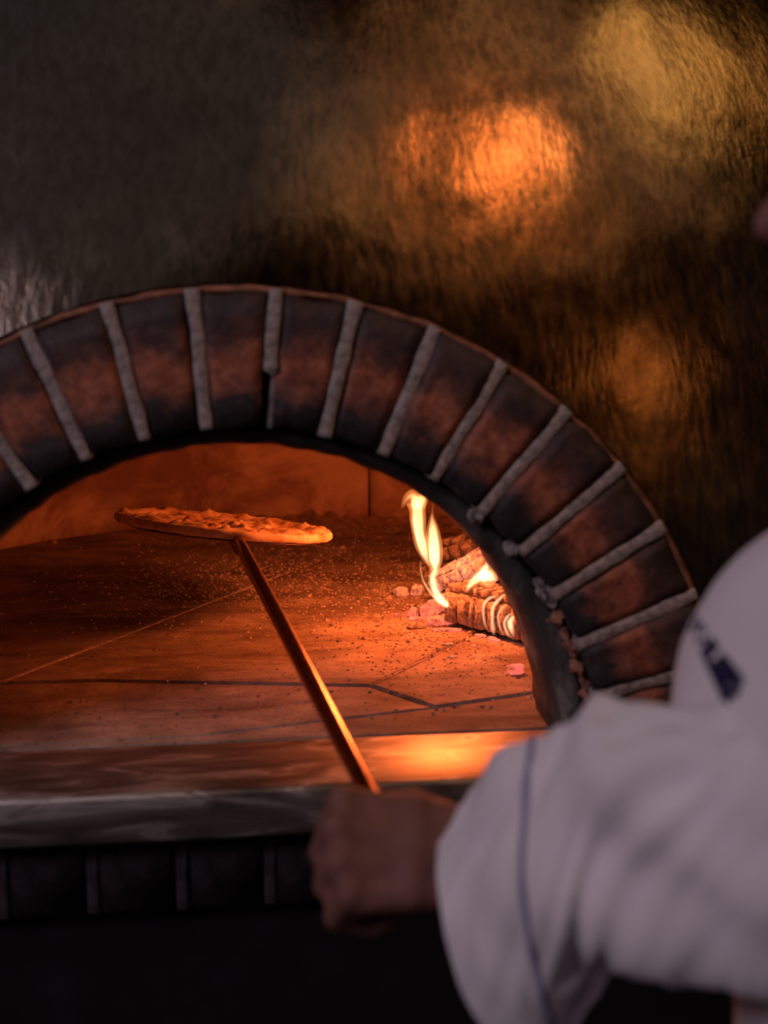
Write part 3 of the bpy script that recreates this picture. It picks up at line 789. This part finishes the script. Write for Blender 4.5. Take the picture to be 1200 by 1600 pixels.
for s_ in (-1, 1):
    caps += [(hh(-.012, .078*s_, .02), .012, hh(-.006, .080*s_, -.02), .008), (hh(.073, .018*s_, .020), .0085, hh(.069, .044*s_, .018), .008), (hh(.074, .018*s_, -.007), .007, hh(.070, .044*s_, -.006), .007), (hh(.050, .036*s_, -.024), .034, hh(.040, .030*s_, -.055), .030)]
body = pp('body', capsule_union(caps, M_SKIN, 'body', .0030, 9))
for s_ in (-1, 1):
    e = pp('eye', (lambda bm: (bmesh.ops.create_uvsphere(bm, u_segments=16, v_segments=12, radius=.0125, matrix=Matrix.Translation(hh(.0775, .031*s_, .008))), bm_mesh(bm, 'eye', M_EYE))[1])(bmesh.new()))
    pp('iris', (lambda bm: (bmesh.ops.create_uvsphere(bm, u_segments=12, v_segments=8, radius=.006, matrix=Matrix.Translation(hh(.0850, .031*s_, .008))), bm_mesh(bm, 'iris', M_IRIS))[1])(bmesh.new()))
# hair: a cap over the skull
hr = capsule_union([(hh(-.040, 0, .045), .084, hh(.018, 0, .052), .074), (hh(-.055, 0, .0), .066, hh(-.06, 0, -.03), .045)], M_HAIR, 'hair', .005, 4)
pp('hair', hr)

# ---- coat sleeve (left arm): top / bottom of the cloth along the arm
SL = [((.130, -.457, 1.208), (.156, -.482, 1.096)), ((.153, -.468, 1.249), (.170, -.497, 1.082)),
      ((.173, -.487, 1.276), (.190, -.520, 1.090)), ((.200, -.510, 1.305), (.212, -.543, 1.118)),
      ((.221, -.528, 1.331), (.229, -.561, 1.153)), ((.242, -.560, 1.339), (.255, -.591, 1.170)),
      ((.268, -.593, 1.344), (.280, -.622, 1.188)), ((.295, -.624, 1.361), (.301, -.652, 1.205)),
      ((.338, -.655, 1.405), (.358, -.690, 1.232)), ((.390, -.685, 1.435), (.420, -.722, 1.262)), ((.432, -.695, 1.440), (.470, -.735, 1.280)), ((.475, -.665, 1.425), (.505, -.69, 1.30))]
def coat_sleeve(Lst, dn, inward=0.0, seed=0, n=64, k=7, folds=1.0):
    T = catmull([a+b for a, b in Lst], k); rr = []
    for i, q in enumerate(T):
        t, b = Vector(q[:3]), Vector(q[3:]); c = (t+b)/2; h = (t-b)/2
        q0, q1 = T[max(i-1, 0)], T[min(i+1, len(T)-1)]
        d = ((Vector(q1[:3])+Vector(q1[3:]))-(Vector(q0[:3])+Vector(q0[3:]))).normalized()
        s = d.cross(h).normalized(); vd = Vector((.12, .977, -.174)); wv = 1.1*max(0, min(1, (.80-i/(len(T)-1))*5)); s = (s+vd*(wv if s.dot(vd) > 0 else -wv)).normalized(); dd = dn if isinstance(dn, float) else dn(i/(len(T)-1))
        ring = []
        for j in range(n):
            a = 2*pi*j/n; p = c+h*cos(a)*(1-inward/h.length)+s*(dd-inward)*sin(a)
            nn = (h.normalized()*cos(a)+s*sin(a))
            x = i/len(T)
            ln = -.28+(x-.43)/.27*.98; rg = 0
            if seed == 1 and sin(a) < 0 and x > .33:
                rg = (.012*math.exp(-((cos(a)-ln)/.20)**2)-.009*math.exp(-((cos(a)-ln-.42)/.22)**2))*min(1, (x-.33)*8)*min(1, -sin(a)*2)
            fo = .017*nz((x*7+cos(a)*1.2, sin(a)*1.2+x*2, cos(a)), 1, seed+1)+.010*(abs(nz((x*11-cos(a)*2.0, sin(a)*2.0, seed), 1, seed+2))*-2+.4)
            p += nn*(fo*folds*min(1, i/6+.15)+rg); ring.append(p)
        rr.append(ring)
    return rr
R0 = coat_sleeve(SL, lambda x: .050+.012*sin(min(1, x*1.5)*pi*.8)+.022*max(0, x-.6)/.4, seed=1)
def double(rr, th):   # wall thickness: outer rings then inner rings back
    inner = []
    for r in rr:
        c = sum(r, Vector())/len(r); inner.append([c+(p-c)*(1-th/max((p-c).length, .01)) for p in r])
    return rr[::-1]+inner
sleeve_me = rings('sleeve', double(R0, .003), M_COAT, cap=False)
coat = pp('chef_coat', None or sleeve_me); coat.name = 'chef_coat'
# cuff: a turned-back band a little outside the sleeve end
Rc = [[(sum(r, Vector())/len(r))+(p-(sum(r, Vector())/len(r)))*1.035 for p in r] for r in R0[:17]]
for q in range(2):
    c = sum(Rc[16-q], Vector())/64; Rc[16-q] = [c+(p-c)*(1-.02*(2-q)) for p in Rc[16-q]]
cuff = obj('cuff', rings('cuff', double(Rc, .004), M_COAT, cap=False), coat)
pr = []
rp = R0[17]; cp = sum(rp, Vector())/64
obj('cuff_piping', rings('cuff_piping', [[cp+(p-cp)*(1.012)+(R0[18][j]-R0[17][j])*o_+(p-cp).normalized()*e_ for o_, e_ in ((0, 0), (.45, .0022), (.9, 0), (.45, -.0015))] for j, p in enumerate(rp)], M_PIPE, closed=True), coat)

# ---- coat torso: x-front is towards the oven fire side (-x)
def torso():
    secs = [ # z, xfront, xback, ycentre, yhalf
        (.72, .36, .70, -.60, .215), (.85, .345, .69, -.60, .20), (1.00, .330, .67, -.60, .185), (1.10, .322, .66, -.60, .182), (1.15, .318, .655, -.60, .185),
        (1.22, .292, .65, -.60, .190), (1.29, .268, .645, -.60, .193), (1.345, .272, .635, -.595, .195), (1.385, .288, .625, -.59, .188), (1.41, .302, .61, -.59, .170), (1.432, .322, .60, -.59, .148), (1.452, .350, .585, -.59, .118), (1.475, .385, .565, -.595, .085), (1.495, .405, .55, -.595, .070)]
    T = catmull(secs, 6); rr = []
    for i, (z, xf, xb, yc, yh) in enumerate(T):
        c = Vector(((xf+xb)/2, yc, z)); ring = []
        for j in range(72):
            a = 2*pi*j/72; e = .78
            ca, sa = cos(a), sin(a); ca = math.copysign(abs(ca)**e, ca); sa = math.copysign(abs(sa)**e, sa)
            p = c+Vector(((xb-xf)/2*ca, yh*sa, 0))
            p += Vector((ca, sa, 0))*(.008*nz((p.x*9, p.y*9, z*6), 1, 4)+.004*nz((p.x*22, p.y*22, z*15), 1, 6))
            ring.append(p)
        rr.append(ring)
    return rr
TR = torso()
obj('coat_body', rings('coat_body', double(TR[::-1], .004), M_COAT, cap=False), coat)
# stand collar
cr = []
for z, g in ((1.485, .0), (1.50, .001), (1.525, .004), (1.53, .004)):
    cr.append([Vector((.495-(z-1.485)*.5+(.078+g)*cos(2*pi*j/48), -.597+(.070+g)*sin(2*pi*j/48), z)) for j in range(48)])
obj('collar', rings('collar', double(cr[::-1], .004), M_COAT, cap=False), coat)
# right sleeve
SR = [((.52, -.36, .965), (.61, -.34, .955)), ((.53, -.36, 1.05), (.63, -.31, 1.04)), ((.54, -.36, 1.12), (.67, -.30, 1.12)), ((.52, -.38, 1.20), (.65, -.32, 1.21)), ((.46, -.42, 1.28), (.60, -.37, 1.31)), ((.41, -.44, 1.33), (.54, -.39, 1.38)), ((.44, -.49, 1.35), (.51, -.49, 1.39))]
obj('right_sleeve', rings('right_sleeve', double(coat_sleeve(SR, .055, seed=5), .003), M_COAT, cap=False), coat)['label'] = 'far sleeve of the coat hanging down'
# embroidered mark on the breast: a slanting run of navy stitches
from mathutils.bvhtree import BVHTree
TV = [p for r in TR for p in r]; n_ = 72
bvh = BVHTree.FromPolygons(TV, [(i*n_+j, i*n_+(j+1) % n_, (i+1)*n_+(j+1) % n_, (i+1)*n_+j) for i in range(len(TR)-1) for j in range(n_)])
CP = Vector((-.025, -1.39, 1.61))
E0, E1 = Vector((.287, -.518, 1.376)), Vector((.312, -.529, 1.333))
k = 0
for i in range(13):
    for row in (-1, 0, 1):
        if R.random() < .12: continue
        P = E0.lerp(E1, i/12)+Vector((.0035*row*(.5+i/12), 0, .0035*row)); d = (P-CP).normalized()
        h = bvh.ray_cast(CP, d, 3)
        if h[0] is None: continue
        s_ = .0021+.0020*i/12
        me = box('stitch', (-s_*1.3, -s_*.8, -.0008), (s_*1.3, s_*.8, .0008), M_NAVY, .0003, 1)
        o = obj('embroidered_stitch', me, coat, loc=h[0]+h[1]*.0005 if h[1].dot(d) < 0 else h[0]-h[1]*.0005)
        o.rotation_euler = h[1].to_track_quat('Z', 'Y').to_euler(); k += 1

# trousers and shoes
for sy in (-1, 1):
    hip = Vector((.53, -.60+.09*sy, .95)); kn_ = Vector((.50, -.60+.11*sy, .50)); an = Vector((.55, -.60+.12*sy, .09)); rr = []
    P = catmull([(*hip, .108), (*(hip.lerp(kn_, .5)), .098), (*kn_, .082), (*(kn_.lerp(an, .5)), .075), (*(an+Vector((0, 0, -.02))), .072)], 5)
    for i, q in enumerate(P): rr.append([Vector(q[:3])+Vector((q[3]*cos(a_), q[3]*sin(a_), 0))*(1+.06*nz((a_, i*.4, sy))) for a_ in [2*pi*j/32 for j in range(32)]])
    pp('trouser_leg', rings('trouser_leg', rr[::-1], M_TROU))
    sh = []
    for x, w, z1 in ((.095, .030, .07), (.06, .040, .10), (.0, .042, .105), (-.07, .046, .075), (-.13, .046, .05), (-.17, .030, .035)):
        sh.append([an+Vector((x, w*cos(2*pi*j/20), max(-.0895, -.09+z1*.5+z1*.5*sin(2*pi*j/20)))) for j in range(20)])
    pp('shoe', rings('shoe', sh, M_SHOE))
